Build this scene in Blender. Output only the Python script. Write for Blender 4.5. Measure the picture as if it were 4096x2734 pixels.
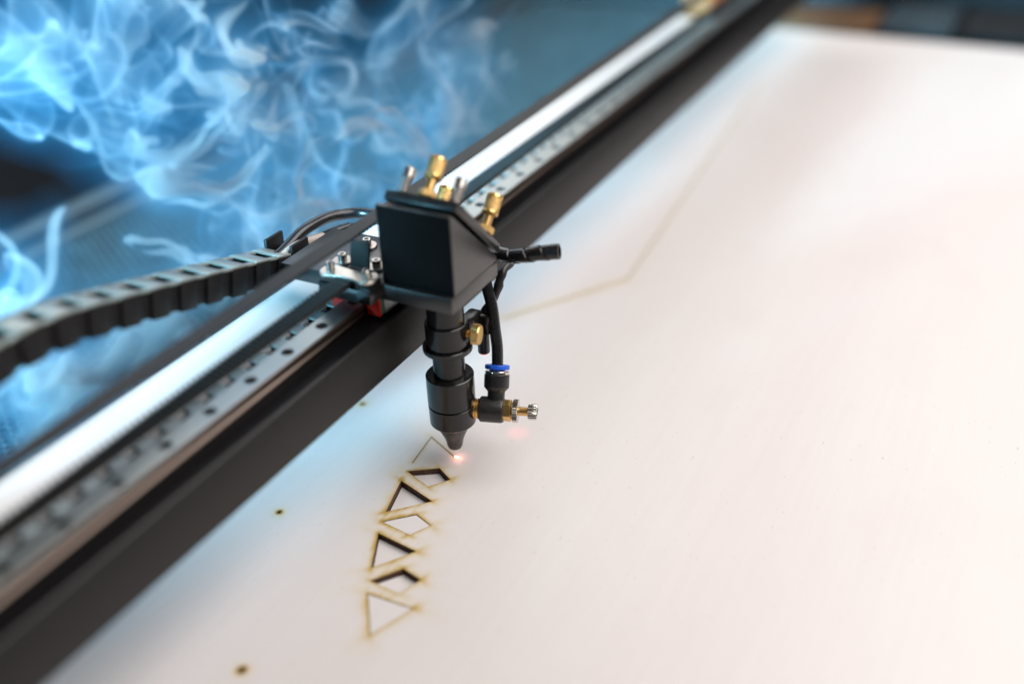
import bpy, bmesh, math, random
import numpy as np
from mathutils import Vector, Matrix, noise
from mathutils.geometry import delaunay_2d_cdt

random.seed(7)
rng = np.random.default_rng(7)
MM = 0.001
ZW = 95.5                      # plywood top lies 95.5 mm under the rail top; world z = 0 is the plywood top
scene = bpy.context.scene
COL = scene.collection
for o in list(bpy.data.objects):
    bpy.data.objects.remove(o)

def W(x, y, z):                # machine millimetres -> world metres
    return Vector((x * MM, y * MM, (z + ZW) * MM))

# ------------------------------------------------------------------ camera
cam_d = bpy.data.cameras.new('camera')
cam = bpy.data.objects.new('camera', cam_d)
COL.objects.link(cam)
right = Vector((0.45616017, -0.88925803, -0.03373522))
down = Vector((-0.46655237, -0.20670069, -0.86000216))
fwd = Vector((0.75779073, 0.40803797, -0.50917406))
m = Matrix.Identity(4)
for i in range(3):
    m[i][0] = right[i]; m[i][1] = -down[i]; m[i][2] = -fwd[i]
m.translation = W(-346.79, -270.98, 231.263)
cam.matrix_world = m
cam_d.sensor_width = 36.0
cam_d.lens = 36.57
cam_d.clip_start = 0.01
cam_d.clip_end = 20.0
cam_d.dof.use_dof = True
cam_d.dof.focus_distance = 0.520
cam_d.dof.aperture_fstop = 2.1
cam_d.dof.aperture_blades = 0
scene.camera = cam

# ------------------------------------------------------------------ world and lamps
world = bpy.data.worlds.new('World')
scene.world = world
world.use_nodes = True
bg = world.node_tree.nodes['Background']
bg.inputs['Color'].default_value = (0.92, 0.95, 1.0, 1)
bg.inputs['Strength'].default_value = 0.06

def area(name, loc, target, sx, sy, power, color):
    d = bpy.data.lights.new(name, 'AREA')
    d.shape = 'RECTANGLE'; d.size = sx; d.size_y = sy; d.energy = power; d.color = color
    o = bpy.data.objects.new(name, d)
    COL.objects.link(o)
    o.location = loc
    o.rotation_euler = (Vector(target) - Vector(loc)).to_track_quat('-Z', 'Y').to_euler()
    return o

area('window_light', (1.25, 1.15, 1.15), (0.05, 0.05, 0.05), 1.5, 0.9, 13.0, (1.0, 0.99, 0.98))
area('blue_lamp', (-0.60, 0.34, 0.32), (0.28, 0.23, 0.07), 0.24, 0.24, 6.6, (0.27, 0.73, 1.0)).data.spread = math.radians(40)
area('ceiling_light', (0.45, -0.90, 1.20), (0.15, -0.12, 0.0), 1.7, 1.3, 37.0, (1.0, 0.965, 0.945))

scene.view_settings.view_transform = 'Standard'
scene.view_settings.look = 'None'
scene.view_settings.exposure = 0.0
scene.view_settings.gamma = 1.0
scene.render.engine = 'CYCLES'
scene.cycles.use_denoising = True
scene.cycles.max_bounces = 6
scene.cycles.volume_bounces = 0
scene.cycles.volume_step_rate = 2.0
scene.cycles.adaptive_threshold = 0.02
scene.cycles.transparent_max_bounces = 8
scene.cycles.sample_clamp_indirect = 4.0

# ------------------------------------------------------------------ materials
def nodes_of(mat):
    mat.use_nodes = True
    nt = mat.node_tree
    return nt, nt.nodes, nt.links, nt.nodes['Principled BSDF']

def mat_basic(name, col, rough=0.5, metal=0.0, noise_scale=400, noise_amt=0.15, bump=0.0, bump_scale=900,
              rough_var=0.12, stretch=(1, 1, 1), spec=0.5, specks=0.0, coat=0.0):
    """plain material with uneven colour, uneven gloss and fine relief"""
    mt = bpy.data.materials.new(name)
    nt, N, L, b = nodes_of(mt)
    tc = N.new('ShaderNodeTexCoord'); mp = N.new('ShaderNodeMapping')
    mp.inputs['Scale'].default_value = stretch
    L.new(tc.outputs['Object'], mp.inputs['Vector'])
    nz = N.new('ShaderNodeTexNoise'); nz.inputs['Scale'].default_value = noise_scale
    nz.inputs['Detail'].default_value = 5
    L.new(mp.outputs['Vector'], nz.inputs['Vector'])
    cr = N.new('ShaderNodeValToRGB')
    lo = [max(0, c * (1 - noise_amt)) for c in col]; hi = [min(1, c * (1 + noise_amt)) for c in col]
    cr.color_ramp.elements[0].position = 0.3; cr.color_ramp.elements[1].position = 0.7
    cr.color_ramp.elements[0].color = (*lo, 1); cr.color_ramp.elements[1].color = (*hi, 1)
    L.new(nz.outputs['Fac'], cr.inputs['Fac'])
    colour = cr.outputs['Color']
    if specks > 0:
        vo = N.new('ShaderNodeTexVoronoi'); vo.inputs['Scale'].default_value = 700
        L.new(tc.outputs['Object'], vo.inputs['Vector'])
        lt = N.new('ShaderNodeMath'); lt.operation = 'LESS_THAN'; lt.inputs[1].default_value = 0.075
        L.new(vo.outputs['Distance'], lt.inputs[0])
        ml = N.new('ShaderNodeMath'); ml.operation = 'MULTIPLY'; ml.inputs[1].default_value = specks
        L.new(lt.outputs[0], ml.inputs[0])
        mx = N.new('ShaderNodeMix'); mx.data_type = 'RGBA'
        L.new(ml.outputs[0], mx.inputs[0]); L.new(colour, mx.inputs[6])
        mx.inputs[7].default_value = (0.45, 0.43, 0.4, 1)
        colour = mx.outputs[2]
    L.new(colour, b.inputs['Base Color'])
    mr = N.new('ShaderNodeMapRange')
    mr.inputs['To Min'].default_value = max(0.02, rough - rough_var); mr.inputs['To Max'].default_value = min(1, rough + rough_var)
    L.new(nz.outputs['Fac'], mr.inputs['Value']); L.new(mr.outputs['Result'], b.inputs['Roughness'])
    b.inputs['Metallic'].default_value = metal
    b.inputs['Specular IOR Level'].default_value = spec
    b.inputs['Coat Weight'].default_value = coat
    if bump > 0:
        n2 = N.new('ShaderNodeTexNoise'); n2.inputs['Scale'].default_value = bump_scale; n2.inputs['Detail'].default_value = 3
        L.new(mp.outputs['Vector'], n2.inputs['Vector'])
        bp = N.new('ShaderNodeBump'); bp.inputs['Strength'].default_value = bump; bp.inputs['Distance'].default_value = 0.0003
        L.new(n2.outputs['Fac'], bp.inputs['Height']); L.new(bp.outputs['Normal'], b.inputs['Normal'])
    return mt

M = {}
M['anodised'] = mat_basic('black_anodised', (0.009, 0.0085, 0.0085), 0.22, noise_amt=0.3, specks=0.2, rough_var=0.03)
M['housing'] = mat_basic('black_housing', (0.009, 0.0083, 0.0083), 0.34, spec=1.0, noise_amt=0.2, bump=0.05, bump_scale=2200, specks=0.15)
M['matte'] = mat_basic('black_matte', (0.0055, 0.0050, 0.0055), 0.6, noise_amt=0.25, spec=0.12, bump=0.1, bump_scale=2200, specks=0.05)
M['tip'] = mat_basic('dark_nickel', (0.11, 0.10, 0.10), 0.32, 1.0, noise_amt=0.3, noise_scale=300)
M['powder'] = mat_basic('black_powder_coat', (0.008, 0.007, 0.0068), 0.45, spec=0.42, noise_amt=0.2, bump=0.3, bump_scale=1300)
M['ledge'] = mat_basic('black_gloss_coat', (0.006, 0.006, 0.007), 0.34, noise_amt=0.2, rough_var=0.05, spec=0.08)
M['rail'] = mat_basic('ground_steel', (0.40, 0.43, 0.425), 0.38, 1.0, noise_scale=120, noise_amt=0.06, rough_var=0.08, stretch=(0.1, 1, 1))
M['flank'] = mat_basic('oiled_steel', (0.10, 0.078, 0.066), 0.36, 1.0, noise_scale=120, noise_amt=0.15, stretch=(0.1, 1, 1))  # rail steel again, the tan shading of its sides put into the colour
M['alu'] = mat_basic('satin_aluminium', (0.93, 0.93, 0.93), 0.36, 0.3, noise_scale=90, noise_amt=0.05, rough_var=0.08, stretch=(0.1, 1, 1))
M['steel'] = mat_basic('bolt_steel', (0.62, 0.58, 0.54), 0.26, 1.0, noise_amt=0.1, noise_scale=700)
M['washer'] = mat_basic('washer_steel', (0.52, 0.46, 0.42), 0.38, 1.0, noise_amt=0.15, noise_scale=900)
M['clamp'] = mat_basic('clamp_zinc', (0.62, 0.58, 0.52), 0.36, 1.0, noise_amt=0.1, noise_scale=500)
M['brass'] = mat_basic('brass', (0.80, 0.52, 0.20), 0.36, 1.0, noise_amt=0.12, noise_scale=900)
M['brass_raw'] = mat_basic('brass_turned', (0.74, 0.46, 0.17), 0.34, 1.0, noise_amt=0.15, noise_scale=900)
M['nickel'] = mat_basic('nickel', (0.70, 0.66, 0.60), 0.22, 1.0, noise_amt=0.1, noise_scale=900)
M['rubber'] = mat_basic('belt_rubber', (0.020, 0.018, 0.017), 0.55, noise_amt=0.25, noise_scale=600, bump=0.1, spec=0.3)
M['hose'] = mat_basic('black_hose', (0.014, 0.014, 0.016), 0.24, noise_amt=0.2, specks=0.3, rough_var=0.06)
M['cable_black'] = mat_basic('black_cable', (0.013, 0.012, 0.013), 0.42, noise_amt=0.2, bump=0.2)
M['cable_tan'] = mat_basic('tan_cable', (0.46, 0.38, 0.33), 0.45, noise_amt=0.12)
M['plastic'] = mat_basic('black_plastic', (0.018, 0.018, 0.018), 0.36, noise_amt=0.2, specks=0.4, bump=0.08)
M['chain'] = mat_basic('chain_plastic', (0.008, 0.007, 0.0075), 0.5, noise_amt=0.3, bump=0.1, spec=0.35)
M['chain_lid'] = mat_basic('chain_lid_plastic', (0.25, 0.275, 0.25), 0.32, noise_amt=0.15, noise_scale=150, coat=0.4)  # sheen on top of the black chain, put into a pale base colour
M['blue'] = mat_basic('blue_plastic', (0.012, 0.10, 0.62), 0.35, noise_amt=0.1)
M['red'] = mat_basic('red_plastic', (0.55, 0.02, 0.012), 0.35, noise_amt=0.15)
M['green'] = mat_basic('green_plastic', (0.015, 0.13, 0.075), 0.4, noise_amt=0.15)
M['orange'] = mat_basic('orange_plastic', (0.62, 0.22, 0.07), 0.5, noise_amt=0.15)
M['dark'] = mat_basic('dark_recess', (0.006, 0.006, 0.007), 0.7, noise_amt=0.2)
M['floor'] = mat_basic('machine_floor', (0.010, 0.014, 0.020), 0.6, noise_amt=0.3, noise_scale=30)
M['tray'] = mat_basic('bed_tray', (0.004, 0.006, 0.008), 0.55, noise_amt=0.4, noise_scale=60)
M['comb'] = mat_basic('honeycomb_foil', (0.040, 0.050, 0.054), 0.5, 0.3, noise_amt=0.2, noise_scale=60)
M['bar'] = mat_basic('bed_frame', (0.06, 0.075, 0.08), 0.5, 0.4, noise_amt=0.15, noise_scale=60)
M['offcut'] = mat_basic('brown_board', (0.12, 0.062, 0.026), 0.6, noise_amt=0.35, noise_scale=40, stretch=(1, 0.2, 1))
M['block'] = mat_basic('blue_grey_block', (0.035, 0.055, 0.068), 0.5, noise_amt=0.2, noise_scale=60)
M['burnt'] = mat_basic('charred_edge', (0.075, 0.028, 0.016), 0.75, noise_amt=0.6, noise_scale=900, bump=0.5)
M['plate'] = mat_basic('slotted_plate_zinc', (0.42, 0.47, 0.46), 0.40, 0.6, noise_scale=90, noise_amt=0.06, stretch=(0.1, 1, 1))  # same aluminium as the top plate, teal reflection and shade put into the colour
M['wrap'] = mat_basic('black_spiral_wrap', (0.016, 0.015, 0.016), 0.22, noise_amt=0.2, specks=0.3, rough_var=0.05)

def mat_wood():
    mt = bpy.data.materials.new('pale_plywood')
    nt, N, L, b = nodes_of(mt)
    tc = N.new('ShaderNodeTexCoord')
    def nz(scale, stretch, detail=4, dist=0.0):
        mp = N.new('ShaderNodeMapping'); mp.inputs['Scale'].default_value = stretch
        L.new(tc.outputs['Object'], mp.inputs['Vector'])
        n = N.new('ShaderNodeTexNoise'); n.inputs['Scale'].default_value = scale; n.inputs['Detail'].default_value = detail
        n.inputs['Distortion'].default_value = dist
        L.new(mp.outputs['Vector'], n.inputs['Vector'])
        return n.outputs['Fac']
    def mix(fac, a, bb, blend='MIX'):
        x = N.new('ShaderNodeMix'); x.data_type = 'RGBA'; x.blend_type = blend
        for s, v in ((0, fac), (6, a), (7, bb)):
            if isinstance(v, (tuple, float, int)):
                x.inputs[s].default_value = v
            else:
                L.new(v, x.inputs[s])
        return x.outputs[2]
    def ramp(fac, p0, p1, c0=(0, 0, 0, 1), c1=(1, 1, 1, 1)):
        r = N.new('ShaderNodeValToRGB'); e = r.color_ramp.elements
        e[0].position = p0; e[1].position = p1; e[0].color = c0; e[1].color = c1
        L.new(fac, r.inputs['Fac']); return r.outputs['Color']
    broad = nz(5, (0.35, 1.6, 1), 3, 0.6)
    fibre = nz(260, (0.045, 1, 1), 5, 0.3)
    col = mix(ramp(broad, 0.36, 0.64), (0.745, 0.685, 0.672, 1), (0.770, 0.728, 0.708, 1))
    col = mix(0.07, col, ramp(fibre, 0.3, 0.7, (0.62, 0.57, 0.53, 1), (0.95, 0.93, 0.9, 1)), 'MULTIPLY')
    fleck = nz(900, (0.25, 1, 1), 2)
    col = mix(ramp(fleck, 0.70, 0.78), col, (0.50, 0.42, 0.36, 1))
    smudge = nz(14, (0.8, 1.2, 1), 5, 0.8)
    col = mix(ramp(smudge, 0.52, 0.85, (0, 0, 0, 1), (0.25, 0.25, 0.25, 1)), col, (0.68, 0.60, 0.55, 1))
    at = N.new('ShaderNodeAttribute'); at.attribute_name = 'burn'
    streak = nz(420, (0.10, 1, 1), 4)
    ms = N.new('ShaderNodeMath'); ms.operation = 'MULTIPLY_ADD'; ms.inputs[1].default_value = 1.1; ms.inputs[2].default_value = 0.45
    L.new(streak, ms.inputs[0])
    mb = N.new('ShaderNodeMath'); mb.operation = 'MULTIPLY'; mb.use_clamp = True
    L.new(at.outputs['Fac'], mb.inputs[0]); L.new(ms.outputs[0], mb.inputs[1])
    st = N.new('ShaderNodeValToRGB'); e = st.color_ramp.elements
    e[0].position = 0.0; e[0].color = (0.74, 0.62, 0.36, 1)
    e[1].position = 0.85; e[1].color = (0.10, 0.045, 0.012, 1)
    k = st.color_ramp.elements.new(0.35); k.color = (0.56, 0.375, 0.10, 1)
    L.new(mb.outputs[0], st.inputs['Fac'])
    fm = N.new('ShaderNodeMath'); fm.operation = 'MULTIPLY'; fm.use_clamp = True; fm.inputs[1].default_value = 2.6
    L.new(mb.outputs[0], fm.inputs[0])
    col = mix(fm.outputs[0], col, st.outputs['Color'])
    L.new(col, b.inputs['Base Color'])
    b.inputs['Roughness'].default_value = 0.46
    b.inputs['Specular IOR Level'].default_value = 0.45
    bp = N.new('ShaderNodeBump'); bp.inputs['Strength'].default_value = 0.07; bp.inputs['Distance'].default_value = 0.0002
    L.new(fibre, bp.inputs['Height']); L.new(bp.outputs['Normal'], b.inputs['Normal'])
    return mt
M['wood'] = mat_wood()

def mat_emit(name, col, strength):
    mt = bpy.data.materials.new(name); mt.use_nodes = True
    nt = mt.node_tree; nt.nodes.clear()
    e = nt.nodes.new('ShaderNodeEmission'); o = nt.nodes.new('ShaderNodeOutputMaterial')
    e.inputs['Color'].default_value = (*col, 1); e.inputs['Strength'].default_value = strength
    nt.links.new(e.outputs[0], o.inputs['Surface'])
    return mt
M['spark'] = mat_emit('laser_spark', (1.0, 0.84, 0.80), 5.5)
M['pointer_glow'] = mat_emit('pointer_glow', (1.0, 0.10, 0.05), 2.2)

# ------------------------------------------------------------------ object helpers
def tag(o, label=None, cat=None, group=None, kind=None):
    if label: o['label'] = label
    if cat: o['category'] = cat
    if group: o['group'] = group
    if kind: o['kind'] = kind
    return o

def thing(name, label, cat, base, group=None):
    o = bpy.data.objects.new(name, None)
    o.empty_display_size = 0.01
    COL.objects.link(o)
    o.location = W(*base)
    return tag(o, label, cat, group)

def root_loc(parent):
    p = parent
    while p.parent:
        p = p.parent
    return Vector(p.location)

def finish(bm, smooth_deg=35):
    bmesh.ops.recalc_face_normals(bm, faces=bm.faces[:])
    for f in bm.faces:
        f.smooth = True
    lim = math.radians(smooth_deg)
    for e in bm.edges:
        if len(e.link_faces) == 2 and e.calc_face_angle(0) > lim:
            e.smooth = False

def mesh_from(name, bm, smooth=True, deg=35, recalc=True):
    if smooth:
        finish(bm, deg)
    elif recalc:
        bmesh.ops.recalc_face_normals(bm, faces=bm.faces[:])
    me = bpy.data.meshes.new(name)
    bm.to_mesh(me); bm.free()
    return me

def part(name, bm, mat, parent=None, smooth=True, deg=35):
    """bm in machine mm -> world mesh, relative to the root thing's base"""
    off = root_loc(parent) if parent else Vector((0, 0, 0))
    for v in bm.verts:
        v.co = W(*v.co) - off
    me = mesh_from(name, bm, smooth, deg)
    me.materials.append(mat)
    o = bpy.data.objects.new(name, me)
    COL.objects.link(o)
    o.parent = parent
    return o

def local_part(name, me, parent, mtx_mm):
    """a part that shares the mesh `me` (already in metres, own frame); mtx_mm places it in machine mm"""
    o = bpy.data.objects.new(name, me)
    COL.objects.link(o)
    o.parent = parent
    mt = mtx_mm.copy()
    root_parent = parent
    t = W(*mt.translation) - root_loc(parent)
    if parent.type == 'MESH' and parent.parent is not None:
        pw = Matrix.Translation(Vector(parent.location)) if parent.rotation_euler[:] == (0, 0, 0) else parent.matrix_basis
        mt.translation = t
        o.matrix_basis = pw.inverted() @ mt
    else:
        mt.translation = t
        o.matrix_basis = mt
    return o

def add_box(bm, x0, x1, y0, y1, z0, z1, bev=0.0, segs=2):
    vs = [bm.verts.new(p) for p in ((x0, y0, z0), (x1, y0, z0), (x1, y1, z0), (x0, y1, z0),
                                    (x0, y0, z1), (x1, y0, z1), (x1, y1, z1), (x0, y1, z1))]
    fs = [bm.faces.new([vs[i] for i in q]) for q in ((3, 2, 1, 0), (4, 5, 6, 7), (0, 1, 5, 4), (1, 2, 6, 5), (2, 3, 7, 6), (3, 0, 4, 7))]
    if bev > 0:
        es = list({e for f in fs for e in f.edges})
        bmesh.ops.bevel(bm, geom=es, offset=bev, segments=segs, profile=0.5, affect='EDGES')
    return bm

def box(*a, **k):
    return add_box(bmesh.new(), *a, **k)

def prism(bm, pts, axis_pts0, axis_pts1):
    a = [bm.verts.new(p) for p in axis_pts0]; b = [bm.verts.new(p) for p in axis_pts1]
    n = len(a)
    bm.faces.new(a[::-1]); bm.faces.new(b)
    for i in range(n):
        bm.faces.new((a[i], a[(i + 1) % n], b[(i + 1) % n], b[i]))

def prism_xz(profile, y0, y1, bev=0.0, bm=None):
    bm = bm or bmesh.new()
    prism(bm, profile, [(x, y0, z) for x, z in profile], [(x, y1, z) for x, z in profile])
    if bev > 0:
        bmesh.ops.bevel(bm, geom=bm.edges[:], offset=bev, segments=2, profile=0.5, affect='EDGES')
    return bm

def frame_from(d, up=(0, 0, 1)):
    w = Vector(d).normalized()
    u = Vector(up)
    if abs(u.normalized().dot(w)) > 0.98:
        u = Vector((1, 0, 0))
    x = u.cross(w).normalized(); y = w.cross(x)
    return x, y, w

def add_lathe(bm, prof, origin=(0, 0, 0), axis=(0, 0, 1), seg=48, rfun=None, cap=True):
    """prof: list of (radius, height along axis)"""
    x, y, w = frame_from(axis)
    O = Vector(origin)
    rings = []
    for r, h in prof:
        ring = []
        for i in range(seg):
            a = 2 * math.pi * i / seg
            rr = r if rfun is None else rfun(r, h, a)
            ring.append(bm.verts.new(O + w * h + (x * math.cos(a) + y * math.sin(a)) * rr))
        rings.append(ring)
    for a, b in zip(rings, rings[1:]):
        for i in range(seg):
            j = (i + 1) % seg
            bm.faces.new((a[i], a[j], b[j], b[i]))
    if cap:
        bm.faces.new(rings[0][::-1]); bm.faces.new(rings[-1])
    return bm

def lathe(*a, **k):
    return add_lathe(bmesh.new(), *a, **k)

def catmull(pts, n=10):
    P = [Vector(p) for p in pts]
    P = [P[0] * 2 - P[1]] + P + [P[-1] * 2 - P[-2]]
    out = []
    for i in range(1, len(P) - 2):
        for k in range(n):
            t = k / n
            a, b, c, d = P[i - 1], P[i], P[i + 1], P[i + 2]
            out.append(0.5 * ((2 * b) + (c - a) * t + (2 * a - 5 * b + 4 * c - d) * t * t + (3 * b - a - 3 * c + d) * t ** 3))
    out.append(P[-2])
    return out

def add_tube(bm, pts, r, seg=16, n=10, cap=True, rfun=None):
    C = catmull(pts, n)
    rings = []
    prev = None
    for i, p in enumerate(C):
        t = (C[min(i + 1, len(C) - 1)] - C[max(i - 1, 0)]).normalized()
        if prev is None:
            x, y, _ = frame_from(t)
        else:
            x = (prev - t * prev.dot(t)).normalized(); y = t.cross(x)
        prev = x
        rr = r if rfun is None else rfun(i / (len(C) - 1))
        rings.append([bm.verts.new(p + (x * math.cos(2 * math.pi * k / seg) + y * math.sin(2 * math.pi * k / seg)) * rr) for k in range(seg)])
    for a, b in zip(rings, rings[1:]):
        for k in range(seg):
            j = (k + 1) % seg
            bm.faces.new((a[k], a[j], b[j], b[k]))
    if cap:
        bm.faces.new(rings[0][::-1]); bm.faces.new(rings[-1])
    return bm

# ================================================================== the setting
o = part('machine_floor', box(-700, 1500, -900, 1300, -190, -180), M['floor'], smooth=False); tag(o, kind='structure')
o = part('machine_back_wall', box(1105, 1120, -900, 1300, -180, 60), M['floor'], smooth=False); tag(o, kind='structure')
o = part('machine_side_wall', box(-700, 1104, 620, 635, -180, 60), M['floor'], smooth=False); tag(o, kind='structure')

# ------------------------------------------------------------------ honeycomb bed
BED = -102.0
bed = thing('honeycomb_bed', 'silvery aluminium honeycomb cutting bed under the plywood and smoke', 'cutting bed', (200, 200, -125))
def honeycomb():
    s = 3.9                                   # cell side (mm)
    w = s * math.sqrt(3)
    th, hh = 0.42, 2.6
    verts, faces = [], []
    def wall(ax, ay, bx, by):
        dx, dy = bx - ax, by - ay
        l = math.hypot(dx, dy); nx, ny = -dy / l * th, dx / l * th
        z1 = BED + 0.35 * noise.noise(Vector((ax * 0.3, ay * 0.3, 0)))
        i = len(verts)
        verts.extend([(ax + nx, ay + ny, z1), (bx + nx, by + ny, z1), (bx - nx, by - ny, z1), (ax - nx, ay - ny, z1),
                      (ax + nx, ay + ny, BED - hh), (bx + nx, by + ny, BED - hh), (bx - nx, by - ny, BED - hh), (ax - nx, ay - ny, BED - hh)])
        faces.extend([(i, i + 1, i + 2, i + 3), (i, i + 4, i + 5, i + 1), (i + 3, i + 2, i + 6, i + 7)])
    def J(px, py):
        k = Vector((px * 0.045, py * 0.045, 3.1)); k2 = Vector((px * 0.5, py * 0.5, 9.1))
        return (px + 1.1 * noise.noise(k) + 0.5 * noise.noise(k2), py + 1.1 * noise.noise(k + Vector((7, 3, 1))) + 0.5 * noise.noise(k2 + Vector((2, 8, 4))))
    def inside(cx, cy):
        if -230 <= cx <= 985 and 84 <= cy <= 384: return True
        return 936 < cx <= 985 and -440 < cy < 84
    r = 0
    y = -440.0
    while y < 384:
        xoff = w / 2 if r % 2 else 0
        x = -230 + xoff
        while x < 985:
            if inside(x, y):
                p = [(x + s * math.cos(math.radians(a)), y + s * math.sin(math.radians(a))) for a in (30, 90, 150, 210, 270, 330)]
                for a, b in ((0, 1), (1, 2), (2, 3)):
                    wall(*J(*p[a]), *J(*p[b]))
            x += w
        y += s * 1.5
        r += 1
    V = np.array(verts); V[:, 2] += ZW; V *= MM
    off = root_loc(bed)
    V -= np.array(off)
    me = bpy.data.meshes.new('honeycomb')
    me.from_pydata(V.tolist(), [], faces)
    me.materials.append(M['comb'])
    ob = bpy.data.objects.new('honeycomb', me); COL.objects.link(ob); ob.parent = bed
    ob['kind'] = 'stuff'
honeycomb()
part('frame_bar', box(-400, 1000, 386, 398, -124, BED + 1.0, bev=1.0), M['bar'], bed)
part('frame_bar', box(986, 1000, -450, 385.5, -124, BED + 1.0, bev=1.0), M['bar'], bed)
part('bed_tray', box(-400, 985, -450, 385.5, -111, -108), M['tray'], bed, smooth=False)

side = thing('side_rail', 'long grey metal bar along the far side of the honeycomb bed', 'metal bar', (300, 430, -130))
part('bar', box(-400, 1000, 416, 436, -140, -98, bev=1.5), M['bar'], side)

# ------------------------------------------------------------------ plywood with cuts
H = -95.5
TH_W = 3.0
SH = {
 'S1': [(9.2, -17.9), (32.9, -15.1), (23.0, -34.9)],
 'S2': [(2.1, -19.1), (11.2, -33.1), (5.4, -42.8), (-4.1, -35.4)],
 'S3': [(-5.8, -20.6), (-13.2, -43.3), (-29.6, -26.8)],
 'S4': [(-36.4, -29.3), (-24.8, -41.4), (-29.0, -51.9), (-39.1, -46.3)],
 'S5': [(-44.2, -32.1), (-47.4, -55.2), (-65.6, -42.3)],
 'S6': [(-72.7, -46.5), (-59.7, -55.9), (-62.4, -67.0), (-73.9, -62.5)],
 'S7': [(-79.8, -50.0), (-79.0, -73.1), (-99.8, -64.7)],
}
FARLINE = [(163.7, 9.4), (246.2, -43.1), (697.4, -6.9)]
PIN = [(-51.9, 20.7, 0.9), (-138.1, -27.9, 1.1), (44.0, 36.9, 0.7), (-30.0, -120.0, 0.0)]

def strip(pts, w):
    """closed outline of a poly-line slot of width w"""
    L, R = [], []
    n = len(pts)
    for i, p in enumerate(pts):
        p = Vector(p)
        d0 = (p - Vector(pts[i - 1])).normalized() if i > 0 else None
        d1 = (Vector(pts[i + 1]) - p).normalized() if i < n - 1 else None
        if d0 is None: d = d1; k = 1
        elif d1 is None: d = d0; k = 1
        else:
            d = (d0 + d1).normalized(); k = 1 / max(0.35, d.dot(d1))
        nrm = Vector((-d.y, d.x)) * w / 2 * k
        L.append(tuple(p + nrm)); R.append(tuple(p - nrm))
    return L + R[::-1]

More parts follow.
